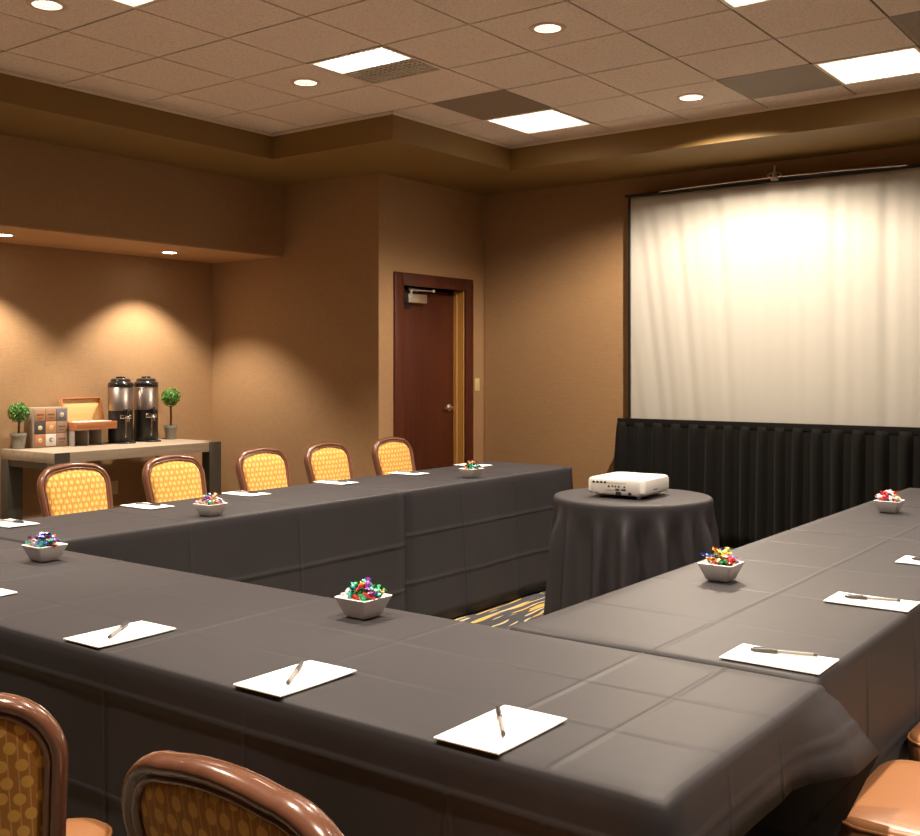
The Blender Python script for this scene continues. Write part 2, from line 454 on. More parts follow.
# light switch + outlet
sw = empty('light_switch', (XD, 8.135, 1.255), 0, 'small ivory light switch plate on the wall right of the door', 'light switch')
b = B(); add_box(b, 0, .006, -.036, .036, -.058, .058, .002); build('plate', b, M['ivory'], sw, 40)
b = B(); add_box(b, .006, .012, -.010, .010, -.020, .020, .002); build('toggle', b, M['ivory'], sw, 40)
ol = empty('wall_outlet', (XA, 5.64, .37), 0, 'small ivory electrical outlet on the wall under the console table', 'outlet')
b = B(); add_box(b, 0, .005, -.036, .036, -.058, .058, .002); build('plate', b, M['ivory'], ol, 40)
for z in (-.026, .026):
    b = B(); add_box(b, .005, .0085, -.016, .016, z-.014, z+.014, .002); build('socket', b, M['ivory'], ol, 40)
# corner beads
struct('trim_3', [(XD-.004, XD, YS-.006, YS-.0005, 0, ZS-.001)], M['ivory'])

# ------------------------------------------------------------------ cloths
def axis(a, b, step, marks=(), eps=.0045):
    n = max(2, int(round((b-a)/step))); L = [a+(b-a)*i/n for i in range(n+1)]
    L = [v for v in L if all(abs(v-m) > eps*4.2 for m in marks) or v in (a, b)]
    for m in marks:
        if a+.03 < m < b-.03: L += [m-3.4*eps, m-eps, m, m+eps, m+3.4*eps]
    return sorted(L)

def cloth(name, x0, x1, y0, y1, label, hem, cx=(), cy=(), drops=(.25, .5), z=T, seed=1, flare=(.05,.02,.05,.05), fold=(.006,.006,.006,.006), cat='tablecloth', group='black tablecloths', corner=(.0,.0,.0,.0), cmat=None, amp=.0007):
    """hem: (south, east, north, west) heights the cloth hangs to. corner: extra outward pull at SW, SE, NE, NW"""
    rnd = random.Random(seed); ph = [rnd.uniform(0, 6.28) for _ in range(12)]
    I = .014
    xs = axis(x0+I, x1-I, .05, cx); ys = axis(y0+I, y1-I, .05, cy)
    def crease(v, marks):
        for m in marks:
            if abs(v-m) < 1e-6: return 1
        return 0
    bm = B(); top = {}
    for i, x in enumerate(xs):
        for j, y in enumerate(ys):
            dz = amp*(sin(5*x+ph[0]+2*y)+sin(9*y+ph[1]-3*x)) + .0021*max(crease(x, cx), crease(y, cy)) - .001
            top[i, j] = bm.verts.new((x, y, z+dz))
    for i in range(len(xs)-1):
        for j in range(len(ys)-1):
            bm.faces.new((top[i,j], top[i+1,j], top[i+1,j+1], top[i,j+1]))
    ring = []
    nx, ny = len(xs), len(ys)
    for i in range(nx-1): ring.append((i, 0, 0))
    for j in range(ny-1): ring.append((nx-1, j, 1))
    for i in range(nx-1, 0, -1): ring.append((i, ny-1, 2))
    for j in range(ny-1, 0, -1): ring.append((0, j, 3))
    N = len(ring)
    normals = [(0,-1),(1,0),(0,1),(-1,0)]
    P = []; 
    for (i, j, s) in ring:
        x, y = xs[i], ys[j]; nrm = Vector((*normals[s], 0))
        onc = None
        if (i, j) == (0, 0): nrm = Vector((-1,-1,0)); onc = 0
        if (i, j) == (nx-1, 0): nrm = Vector((1,-1,0)); onc = 1
        if (i, j) == (nx-1, ny-1): nrm = Vector((1,1,0)); onc = 2
        if (i, j) == (0, ny-1): nrm = Vector((-1,1,0)); onc = 3
        P.append((Vector((x, y, 0)), nrm, s, onc, crease(x, cx) if s in (0, 2) else crease(y, cy)))
    def sidevals(idx, arr):
        p, n_, s, onc, c = P[idx]
        if onc is None: return arr[s]
        if arr is hem and corner[onc] > 0: return max(arr[s], arr[(s-1) % 4])
        return (arr[s] + arr[(s-1) % 4]) / 2
    corners = [(x0, y0), (x1, y0), (x1, y1), (x0, y1)]
    rows = [(0.0, .0, .0), (.006, .004), (.011, .010), (.014, .022)]
    dl = [.022]; full = z
    marks = [d for d in drops]
    dvals = sorted(set([.04, .07, .11, .15, .2, .26, .32, .38, .44, .50, .56, .62, .68, 1.0] + [m_ for d in marks for m_ in (d-.024, d-.008, d, d+.008, d+.024)]))
    prev = [top[i, j] for (i, j, s) in ring]
    ringrows = []
    # rounded lip
    for (off, drop) in ((.008, .002), (.0125, .007), (.0155, .016)):
        row = []
        for q in range(N):
            p, n_, s, onc, c = P[q]
            pos = p + n_*off; row.append(bm.verts.new((pos.x, pos.y, z-.001-drop)))
        ringrows.append(row)
    for d in dvals:
        row = []
        for q in range(N):
            p, n_, s, onc, c = P[q]
            hm = sidevals(q, hem)
            # blend hem close to corners
            if onc is None:
                for (cxn, cyn), (sa, sb), cn in ((corners[0], (3, 0), 0), (corners[1], (0, 1), 1), (corners[2], (1, 2), 2), (corners[3], (2, 3), 3)):
                    if s in (sa, sb):
                        dd = abs(p.x-cxn) if s in (0, 2) else abs(p.y-cyn)
                        if dd < .22:
                            m_ = (hem[sa]+hem[sb])/2; f_ = dd/.22; f_ = f_*f_*(3-2*f_)
                            if hem[s] < hem[sa] or hem[s] < hem[sb]: hm = m_*(1-f_)+hem[s]*f_ if hem[s] == min(hem[sa], hem[sb]) else hem[s]
            dmax = z-hm
            dd = min(d, dmax) if d < 1 else dmax
            t = dd/ (z-.01)
            fl = sidevals(q, flare); fo = sidevals(q, fold)
            a = p.x if s in (0, 2) else p.y
            wv = sin(a*7.3+ph[s])*.9 + sin(a*17+ph[s+4]+1.5*t)*.6 + sin(a*31+ph[(s+2)%4])*.25
            off = .0165 + fl*t + fo*wv*min(1, dd/.35) + (.0032 if any(abs(dd-m_) < 1e-6 for m_ in marks) else 0) + .003*c*min(1, dd*8)
            for cn, (cxn, cyn) in enumerate(corners):
                r = (Vector((cxn, cyn, 0))-p).length
                if s in (1,) or onc == cn: off += corner[cn]*max(0, 1-r/.20)*min(1, dd/max(.01, dmax))
            nn = n_ if onc is None else n_*.85
            pos = p + nn*off
            row.append(bm.verts.new((pos.x, pos.y, z-.001-dd)))
        ringrows.append(row)
    a = prev
    for row in ringrows:
        for q in range(N):
            r = (q+1) % N
            vs = [a[q], a[r], row[r], row[q]]
            bm.faces.new(vs)
        a = row
    bmesh.ops.remove_doubles(bm, verts=bm.verts, dist=.0002)
    o = build(name, bm, cmat or M['cloth'], smooth=180)
    tag(o, label, cat, group)
    md = o.modifiers.new('thickness', 'SOLIDIFY'); md.thickness = .002; md.offset = -1
    return o

G1 = 'black tablecloths on the long tables'
cloth('tablecloth', -4.38, -.716, 1.482, 2.234, 'long black tablecloth over the near row, its short end hanging as a pointed flap',
      (.012, .61, .012, .012), cx=(-3.6, -3.1, -2.66, -2.13, -1.65, -1.13, -.93), cy=(1.72, 1.96,), drops=(.085, .33, .56), seed=3, flare=(.0,.04,.0,.0), fold=(.004,.008,.0,.0), corner=(.0,.0,.108,.0), group=None)
cloth('tablecloth', -1.525, -.742, 2.252, 4.278, 'black tablecloth on the right row nearest the camera, under two pads',
      (.012, .012, .012, .012), cx=(-1.12,), cy=(2.62, 3.05, 3.52, 3.95), drops=(.30, .56), seed=5, flare=(.0,.006,.0,.02), fold=(.0,.003,.0,.006), group=None)
cloth('tablecloth', -1.525, -.742, 4.286, 6.16, 'black tablecloth on the far end of the right row by the screen',
      (.012, .012, .012, .012), cx=(-1.12,), cy=(4.62, 5.3), drops=(.30, .56), seed=6, flare=(.0,.04,.03,.02), fold=(.0,.006,.006,.006), group=None)
cloth('tablecloth', -4.30, -3.645, 2.252, 4.385, 'black tablecloth on the left row in front of the console table',
      (.012, .012, .012, .012), cx=(-3.96,), cy=(2.95, 3.6), drops=(.29, .53), seed=8, flare=(.0,.03,.0,.008), fold=(.0,.004,.0,.003), group=None)
cloth('tablecloth', -4.30, -3.645, 4.395, 6.13, 'black tablecloth on the far end of the left row by the door',
      (.012, .012, .012, .012), cx=(-3.96,), cy=(4.90, 5.45), drops=(.245, .50), seed=9, flare=(.0,.045,.05,.008), fold=(.0,.006,.006,.003), group=None)

# round table
RC = Vector((-2.545, 4.885, 0)); RR = .398; RZ = .765
def round_cloth():
    bm = B(); n = 240; rnd = random.Random(5)
    rings = []
    for r in (.02, .1, .2, .3, .36, .385): rings.append([(r, RZ)]*n)
    rings.append([(RR-.006, RZ-.001)]*n); rings.append([(RR, RZ-.005)]*n); rings.append([(RR+.004, RZ-.014)]*n); rings.append([(RR+.005, RZ-.03)]*n)
    K = 17; off = [rnd.uniform(-.25,.25) for _ in range(K)]; am = [rnd.uniform(.6,1.25) for _ in range(K)]
    def wave(a):
        s = 0
        for q in range(K):
            c = 2*pi*(q+off[q])/K; d = (a-c+pi) % (2*pi)-pi
            s += am[q]*exp(-(d/.085)**2)
        return s
    W = [wave(2*pi*i/n) for i in range(n)]
    for t in (.05,.1,.16,.24,.34,.45,.56,.67,.78,.89,1.0):
        e = min(1, t/.30); e = e*e*(3-2*e)
        rings.append([(RR+.004+.028*t + (.088*W[i]-.040)*e*(.65+.45*t), (RZ-.03)*(1-t)+(.175+.02*sin(3*2*pi*i/n))*t) for i in range(n)])
    V = []
    for ring in rings: V.append([bm.verts.new((r*cos(2*pi*i/n), r*sin(2*pi*i/n), z)) for i, (r, z) in enumerate(ring)])
    bm.faces.new(V[0])
    for a, b in zip(V, V[1:]):
        for i in range(n): bm.faces.new((a[i], a[(i+1)%n], b[(i+1)%n], b[i]))
    o = build('round_tablecloth', bm, M['cloth'], smooth=180, loc=(RC.x, RC.y, 0), rz=.35)
    tag(o, 'black cloth draped in folds over the small round table under the projector', 'tablecloth')
    md = o.modifiers.new('thickness', 'SOLIDIFY'); md.thickness = .002; md.offset = -1
round_cloth()
rt = empty('round_table', (RC.x, RC.y, 0), 0, 'small round pedestal table hidden beneath the black draped cloth with projector', 'table')
b = B(); add_lathe(b, [(.0001, RZ-.03), (RR-.012, RZ-.03), (RR-.01, RZ-.006), (.0001, RZ-.006)], 48); build('tabletop', b, M['oak'], rt, 40)
b = B(); add_lathe(b, [(.0001, .02), (.03, .02), (.03, RZ-.03), (.0001, RZ-.03)], 20); build('pedestal', b, M['blackm'], rt, 40)
b = B(); add_lathe(b, [(.0001, 0), (.26, 0), (.26, .012), (.04, .03), (.0001, .03)], 32); build('base', b, M['blackm'], rt, 40)

# ------------------------------------------------------------------ projector
pj = empty('projector', (RC.x-.012, RC.y-.01, RZ), radians(3.5), 'white digital projector with rear connector panel on the round black-draped table', 'projector')
def proj_body():
    b = B(); W, D = .155, .175
    def outline(s, c):
        w, d = W-s, D-s
        pts = []
        for (sx, sy, cc) in ((-1,-1,.028),(1,-1,.028),(1,1,.04),(-1,1,.04)):
            cc = c*cc/.028
            A = [(sx*(w-cc), sy*d), (sx*w, sy*(d-cc))]
            arc = []
            for q in range(5):
                a = q/4*pi/2; arc.append((sx*(w-cc+cc*sin(a)), sy*(d-cc+cc*cos(a))))
            if (sx*sy) < 0: pass
            pts += arc if sx*sy < 0 else arc[::-1]
        return pts
    levels = [(.030,.014,.02), (.008,.020,.026), (0,.034,.028), (0,.086,.028), (.004,.094,.028), (.014,.099,.026)]
    rings = []
    for s, z, c in levels:
        o = outline(s, c); ctr = sum((Vector((*p, 0)) for p in o), Vector())/len(o)
        o = sorted(o, key=lambda p: math.atan2(p[1], p[0]))
        rings.append([b.verts.new((p[0], p[1], z + (.002 if z > .09 else 0))) for p in o])
    for a, c in zip(rings, rings[1:]):
        for i in range(len(a)): b.faces.new((a[i], a[(i+1)%len(a)], c[(i+1)%len(a)], c[i]))
    b.faces.new(rings[0]); b.faces.new(rings[-1])
    return b
build('body', proj_body(), M['proj'], pj, 30)
F = -.175
b = B(); add_box(b, -.13, .060, F-.0012, F+.004, .076, .083); build('top_slot', b, M['proj2'], pj)
for q in range(4):
    b = B(); x = -.122+q*.021; add_box(b, x, x+.012, F-.002, F+.003, .0745, .085, .001); build('vent_slot', b, M['port'], pj)
Ry = Matrix.Rotation(pi/2, 4, 'X')
for x, z in ((-.033,.062), (-.013,.063), (.004,.062), (.022,.062), (.052,.061)):
    b = B(); add_lathe(b, [(.0001,0),(.0048,0),(.0048,.003),(.0001,.003)], 12, Matrix.Translation((x, F+.0005, z)) @ Ry); build('audio_jack', b, M['port'], pj)
for x in (-.040, -.027, -.014):
    b = B(); add_lathe(b, [(.0001,0),(.0045,0),(.0045,.004),(.0001,.004)], 12, Matrix.Translation((x, F+.0005, .048)) @ Ry); build('video_jack', b, M['ivory'], pj)
for x in (.014, .047):
    b = B(); add_box(b, x-.012, x+.012, F-.003, F+.002, .043, .051, .002); build('monitor_port', b, M['port'], pj)
b = B(); add_box(b, .005, .033, F-.004, F+.003, .018, .037, .002); build('power_socket', b, M['port'], pj)
b = B(); add_box(b, .073, .088, F-.003, F+.003, .022, .036, .001); build('network_port', b, M['port'], pj)
b = B()
for q in range(-7, 8):
    x = -.082+q*.0035; h = sqrt(max(0, 1-(q/8)**2))*.022; add_box(b, x-.0008, x+.0008, F-.0008, F+.002, .045-h, .045+h)
build('speaker_grille', b, M['proj2'], pj)
b = B()
for q, (w_, h_) in enumerate(((.006,.006),(.005,.006),(.006,.006),(.005,.006),(.004,.006))):
    add_box(b, .1552, .1562, -.055+q*.0105, -.055+q*.0105+w_, .041, .041+h_)
build('side_lettering', b, M['port'], pj)
b = B(); add_lathe(b, [(.0001,0),(.036,0),(.036,.012),(.028,.012),(.028,.004),(.0001,.004)], 24, Matrix.Translation((.075,.174,.055)) @ Matrix.Rotation(-pi/2, 4, 'X')); build('lens', b, M['port'], pj, 40)
for x, y in ((-.11,-.13), (.11,-.13), (0,.13)):
    b = B(); add_lathe(b, [(.0001,0),(.012,0),(.010,.016),(.0001,.016)], 16, Matrix.Translation((x, y, 0))); build('foot', b, M['proj2'], pj, 40)

# ------------------------------------------------------------------ screen
SCX0, SCX1, SCY, SZ0, SZ1 = -4.263, -1.705, 8.12, .90, 2.868
ps = empty('projection_screen', (0, SCY, 0), 0, 'large white projection screen with black borders above a black pleated skirt', 'projection screen')
bm = B(); nx, nz = 180, 60; V = {}
for i in range(nx+1):
    for j in range(nz+1):
        u, v = i/nx, j/nz
        x = SCX0+.014+(SCX1-SCX0-.028)*u; z = SZ0+(SZ1-SZ0-.008)*v
        d = (1-v)
        slant = u - .22*d*max(0, .6-u)
        wv = .006*sin(46*slant+.8)+.0045*sin(83*slant+2.0)+.003*sin(131*slant)
        wv *= 1.05*(.35+.65*exp(-d*1.6)) * min(1, u*14)
        wv += .010*sin(9*(u-.45*d))*.6*v
        V[i, j] = bm.verts.new((x, wv, z))
for i in range(nx):
    for j in range(nz): bm.faces.new((V[i,j], V[i+1,j], V[i+1,j+1], V[i,j+1]))
o = build('screen_fabric', bm, M['screen'], ps, 180)
md = o.modifiers.new('thickness', 'SOLIDIFY'); md.thickness = .002; md.offset = 0
for x in (SCX0, SCX1-.016):
    b = B(); add_box(b, x-.004, x+.016, -.012, .012, .05, SZ1+.01, .003); build('side_border', b, M['blackm'], ps, 40)
b = B(); add_box(b, SCX0-.03, SCX1+.03, -.02, .02, SZ1-.004, SZ1+.016, .003); build('top_bar', b, M['blackm'], ps, 40)
b = B(); mid = (SCX0+SCX1)/2
pts = [(SCX0+.30+(SCX1-SCX0-.6)*q/20, -.028, SZ1+.012+.016*sin(pi*q/20)) for q in range(21)]
add_tube(b, pts, .007, 8); build('tension_rod', b, M['chrome'], ps, 60)
b = B(); pts2 = [(SCX0+.35+(SCX1-SCX0-.7)*q/20, -.005, SZ1+.012+.006*sin(pi*q/20)) for q in range(21)]
add_tube(b, pts2, .010, 8, r2=.016, up=(0,0,1)); build('top_bow', b, M['blackm'], ps, 60)
b = B(); add_box(b, mid-.028, mid+.028, -.05, -.012, SZ1+.0, SZ1+.022, .004); build('bracket', b, M['steel'], ps, 40)
b = B(); add_tube(b, [(mid+.055*cos(a_), -.034, SZ1+.045+.018*sin(a_)) for a_ in [2*pi*q/20 for q in range(20)]], .004, 8, closed=True)
add_lathe(b, [(.0001,0),(.017,0),(.017,.02),(.010,.034),(.007,.055),(.006,.085),(.0001,.092)], 16, Matrix.Translation((mid, -.034, SZ1+.03)))
build('hanging_hook', b, M['steel'], ps, 50)

# skirt
SKX0, SKX1, SKY, SKZ = -4.285, -1.3, 7.97, .992
sk = empty('stage_skirt', (0, SKY, 0), 0, 'black pleated floor-length skirt hanging below the white projection screen', 'skirt')
bm = B(); n = 560; zs = [SKZ-.03, SKZ-.07, SKZ-.12, SKZ-.2, .7, .55, .4, .25, .12, .012]
V = []
rnd = random.Random(11); phs = [rnd.uniform(0,6.28) for _ in range(4)]
for i in range(n+1):
    u = i/n; x = SKX0+(SKX1-SKX0)*u; row = []
    c = (x-SKX0)/.15 + .22*sin(x*3+phs[0]); f = c-math.floor(c)
    pl = (.5-.5*cos(2*pi*min(1, f/.66)))**.6 if f < .66 else .12*sin(pi*(f-.66)/.34)      # box pleat standing proud
    for z in zs:
        t = (SKZ-z)/SKZ
        d = -(.006+.036*min(1, t*6+.25))*pl - .03*t - .012*t*sin(c*1.9+phs[1])
        xx = x - (.055*t*max(0, 1-u*9)) + .010*t*sin(c*2.3+phs[2])
        row.append(bm.verts.new((xx, d, z)))
    V.append(row)
for a, b2 in zip(V, V[1:]):
    for j_ in range(len(zs)-1): bm.faces.new((a[j_], b2[j_], b2[j_+1], a[j_+1]))
o = build('pleats', bm, M['skirt'], sk, 180); md = o.modifiers.new('thickness', 'SOLIDIFY'); md.thickness = .003; md.offset = 1
b = B(); add_box(b, SKX0-.004, SKX1, -.012, .004, SKZ-.055, SKZ, .003); build('header_band', b, M['skirt'], sk, 40)
b = B(); add_box(b, SKX0, SKX1, .006, .11, SKZ-.06, SKZ-.004, .003); build('top_rail', b, M['skirt'], sk, 40)
for x in (SKX0+.05, (SKX0+SKX1)/2, SKX1-.05):
    b = B(); add_tube(b, [(x, .06, 0), (x, .06, SKZ-.06)], .018, 10); build('support_pole', b, M['blackm'], sk, 40)

# ------------------------------------------------------------------ console table
CX0, CX1, CY0, CY1, CZ = -7.92, -7.18, 4.56, 6.16, .775
ct = empty('console_table', ((CX0+CX1)/2, (CY0+CY1)/2, 0), 0, 'washed oak console table with dark bronze legs holding the coffee service', 'console table')
hx, hy = (CX1-CX0)/2, (CY1-CY0)/2
b = B(); add_box(b, -hx, hx-.002, -hy+.002, hy-.13, CZ-.08, CZ, .002); add_box(b, -hx, hx-.12, hy-.13, hy-.002, CZ-.08, CZ, .002); build('top', b, M['oak'], ct, 40)
for sx in (-1, 1):
    for sy in (-1, 1):
        b = B(); a0, a1 = (hx-.10, hx) if sx > 0 else (-hx, -hx+.10); c0, c1 = (hy-.128, hy) if sy > 0 else (-hy, -hy+.128)
        zt = CZ+.0005 if (sx > 0 and sy > 0) else CZ-.0805
        add_box(b, a0, a1, c0, c1, 0, zt, .002); build('leg', b, M['bronze'], ct, 40)
b = B(); add_box(b, hx-.002, hx, -hy, -hy+.128, CZ-.08, CZ, 0); build('corner_plate', b, M['bronze'], ct)
b = B(); add_box(b, -hx+.1, hx-.1, -hy+.01, -hy+.03, CZ-.13, CZ-.082); build('end_rail', b, M['bronze'], ct)

# topiaries
def topiary(x, y, lab, h=.43, R=.075, seed=1, z=CZ):
    t = empty('potted_topiary', (x, y, z), 0, lab, 'topiary', 'boxwood topiaries on the console')
    b = B(); add_lathe(b, [(.0001,0),(.044,0),(.058,.105),(.062,.105),(.062,.125),(.054,.125),(.052,.112),(.0001,.112)], 24); build('pot', b, M['pot'], t, 40)
    b = B(); add_lathe(b, [(.052,.112),(.03,.12),(.0001,.123)], 20, cap=False); build('moss', b, M['soil'], t, 60)
    b = B(); add_tube(b, [(0,0,.11),(.003,.002,.2),(0,0,h-R)], .0095, 8); build('stem', b, M['stem'], t, 60)
    rnd = random.Random(seed); b = B()
    core = bmesh.new(); bmesh.ops.create_icosphere(core, subdivisions=3, radius=R*.86)
    for v in core.verts: v.co *= 1+rnd.uniform(-.05,.05)
    merge(b, core, Matrix.Translation((0,0,h)))
    for q in range(620):
        a = rnd.uniform(0, 2*pi); zz = rnd.uniform(-1, 1); r = sqrt(1-zz*zz)
        d = Vector((r*cos(a), r*sin(a), zz)); c = Vector((0,0,h)) + d*R*rnd.uniform(.86, 1.06)
        s = Vector((rnd.uniform(-1,1), rnd.uniform(-1,1), rnd.uniform(-1,1))).cross(d).normalized(); s2 = d.cross(s)
        tip = (s2*.7+d*rnd.uniform(.2,.9)).normalized(); L = rnd.uniform(.011,.018); W = L*.42
        vs = [b.verts.new(c), b.verts.new(c+tip*L*.5+s*W), b.verts.new(c+tip*L), b.verts.new(c+tip*L*.5-s*W)]
        f = b.faces.new(vs); f.material_index = 1 if rnd.random() < .33 else 0
    build('foliage', b, [M['leafa'], M['leafb']], t, None, normals=False)
topiary(-7.82, 4.652, 'round boxwood topiary in grey pot beside the small drawer box', h=.288, R=.074, seed=2)
topiary(-7.77, 6.085, 'round boxwood topiary in grey pot right of the coffee dispensers', h=.375, R=.077, seed=5)

# nine drawer box
db = empty('drawer_box', (-7.765, 4.745, CZ), 0, 'small nine-drawer box with brown, dark and white fronts beside the topiary', 'drawer box')
# its front faces +X, width along Y
Wb, Hb, Db = .305, .32, .14
b = B(); add_box(b, -Db, 0, 0, Wb, 0, Hb, .003); build('case', b, M['oak'], db, 40)
cols = [[(.42,.22,.12),(.42,.22,.12),(.17,.17,.19)],[(.06,.05,.05),(.55,.28,.13),(.30,.20,.14)],[(.45,.20,.10),(.72,.68,.62),(.33,.20,.14)]]
kinds = [['t','t','k'],['k','k','t'],['k','k','t']]
for r in range(3):
    for c in range(3):
        y0 = .008+c*(Wb-.016)/3; z1 = Hb-.012-r*(Hb-.02)/3
        y1 = y0+(Wb-.016)/3-.004; z0 = z1-(Hb-.02)/3+.004
        m = mat('drawer_front', cols[r][c], .55)
        b = B(); add_box(b, .0005, .008, y0, y1, z0, z1, .002); d = build('drawer', b, m, db, 40)
        ym, zm = (y0+y1)/2, (z0+z1)/2
        if kinds[r][c] == 'k':
            b = B(); add_lathe(b, [(.0001,0),(.019,0),(.019,.002),(.0001,.002)], 20, Matrix.Translation((.008, ym, zm)) @ Matrix.Rotation(pi/2,4,'Y')); build('emblem', b, M['ivory'] if (r, c) != (2, 1) else M['pot'], d, 40)
            b = B(); add_lathe(b, [(.0001,0),(.006,0),(.009,.012),(.0001,.018)], 16, Matrix.Translation((.010, ym, zm)) @ Matrix.Rotation(pi/2,4,'Y')); build('knob', b, M['steel'], d, 60)
        else:
            b = B()
            for q in range(4): add_box(b, .008, .0086, ym-.030+q*.016, ym-.030+q*.016+.011, zm-.002, zm+.010)
            for q in range(3): add_box(b, .008, .0086, ym-.020+q*.014, ym-.020+q*.014+.010, zm-.026, zm-.020)
            build('lettering', b, M['stem'], d)

# tea chest on acrylic stand
ts = empty('display_stand', (-7.70, 5.065, CZ), 0, 'low smoky clear stand under the open wooden tea box', 'stand')
for y in (0, .13, .26):
    b = B(); add_box(b, -.16, 0, y, y+.006, 0, .125); build('divider', b, M['acrylic'], ts)
b = B(); add_box(b, -.16, .0, -.002, .268, .125, .131); build('shelf', b, M['acrylic'], ts)
b = B(); add_box(b, -.165, -.160, 0, .266, 0, .125); build('back_panel', b, M['acrylic'], ts)
for y0, m_ in ((.02,'pot'), (.085,'oak'), (.155,'paper'), (.20,'oak')):
    pass
tb = empty('tea_box', (-7.65, 5.06, CZ+.132), 0, 'open cherry wood tea box with raised lid and pale packets on stand', 'box')
b = B()
for (a0,a1,c0,c1,d0,d1) in ((-.20,0,0,.38,0,.008),(-.008,0,0,.38,.008,.062),(-.20,-.192,0,.38,.008,.062),(-.192,-.008,0,.008,.008,.062),(-.192,-.008,.372,.38,.008,.062)):
    add_box(b, a0,a1,c0,c1,d0,d1,.001)
build('tray', b, M['cherry'], tb, 40)
Ml = Matrix.Translation((-.20, 0, .06)) @ Matrix.Rotation(radians(-14), 4, 'Y')
b = B(); add_box(b, -.006, 0, .0, .38, 0, .20, .001, M=Ml); build('lid', b, M['maple'], tb, 40)
b = B(); add_box(b, 0, .022, 0, .38, .19, .20, .001, M=Ml); add_box(b, 0, .022, 0, .010, 0, .19, .001, M=Ml); add_box(b, 0, .022, .370, .38, 0, .19, .001, M=Ml); build('lid_rim', b, M['cherry'], tb, 40)
pk = B(); add_box(pk, -.03, .03, -.002, .002, 0, .058, .001); pm = build('tea_packet', pk, M['paper'], None)
PK = []
n = 0
for r in range(2):
    for c in range(11):
        o = pm if n == 0 else pm.copy()
        if n: COL.objects.link(o)
        n += 1
        o.location = (-7.65-.055-.085*r, 5.085+c*.033, CZ+.132+.009); o.rotation_euler = (radians(random.uniform(-14, 14)), 0, radians(random.uniform(-4, 4)))
        tag(o, 'small white tea packet standing in the open wooden tea box', 'tea packet', 'tea packets in the wooden box')

# coffee dispensers
def dispenser(x, y, lab, rz):
    t = empty('coffee_dispenser', (x, y, CZ), rz, lab, 'coffee dispenser', 'coffee dispensers on the console')
    b = B(); add_lathe(b, [(.0001,.012),(.112,.012),(.118,.03),(.116,.27),(.0001,.27)], 40); build('lower_body', b, M['blackm'], t, 40)
    b = B(); add_lathe(b, [(.116,.27),(.120,.272),(.120,.462),(.116,.465)], 48, cap=False); build('steel_band', b, M['steel2'], t, 60)
    b = B(); add_lathe(b, [(.118,.463),(.122,.468),(.122,.492),(.117,.503),(.104,.508),(.098,.512),(.092,.532),(.070,.540),(.0001,.541)], 40, cap=False); build('lid', b, M['gloss'], t, 50)
    b = B(); add_lathe(b, [(.0001,.539),(.042,.539),(.045,.546),(.045,.552),(.0001,.556)], 24); build('knob', b, M['gloss'], t, 50)
    b = B(); add_tube(b, [(.03+.0,-.085,.512),(.05,-.06,.530),(.07,0,.536),(.05,.06,.530),(.03,.085,.512)], .008, 8); build('handle', b, M['gloss'], t, 60)
    b = B(); add_lathe(b, [(.0001,0),(.125,0),(.125,.012),(.0001,.012)], 40); add_box(b, .06, .19, -.075, .075, 0, .014, .006); build('drip_base', b, M['gloss'], t, 40)
    b = B(); add_box(b, .113, .130, -.058, .058, .205, .238, .004); add_tube(b, [(.12,0,.222),(.175,0,.222),(.182,0,.200),(.182,0,.178)], .012, 10); build('faucet', b, M['chrome'], t, 50)
    b = B(); add_tube(b, [(.172,0,.23),(.172,0,.262),(.190,0,.292)], .010, 10, r2=.013); add_box(b, .12, .155, -.02, .02, .238, .285, .005); build('faucet_lever', b, M['gloss'], t, 50)
    b = B(); add_tube(b, [(.121,0,.05),(.122,0,.20)], .009, 10); build('sight_tube', b, M['chrome'], t, 60)
    b = B()
    for q in range(4): add_box(b, .130, .1308, -.046+q*.024, -.046+q*.024+.016, .215, .227)
    build('tag_lettering', b, M['port'], t)
    t.scale = (.87, .87, 1.02)
M['steel2'] = mat('brushed_steel_band', (.42,.37,.34), .36, 1.0)
M['gloss'] = mat('gloss_black_plastic', (.018,.017,.018), .18, coat=.4)
dispenser(-7.75, 5.545, 'black and steel coffee dispenser next to the wooden tea box', radians(-12))
dispenser(-7.75, 5.805, 'black and steel coffee dispenser beside the taller topiary', radians(-12))

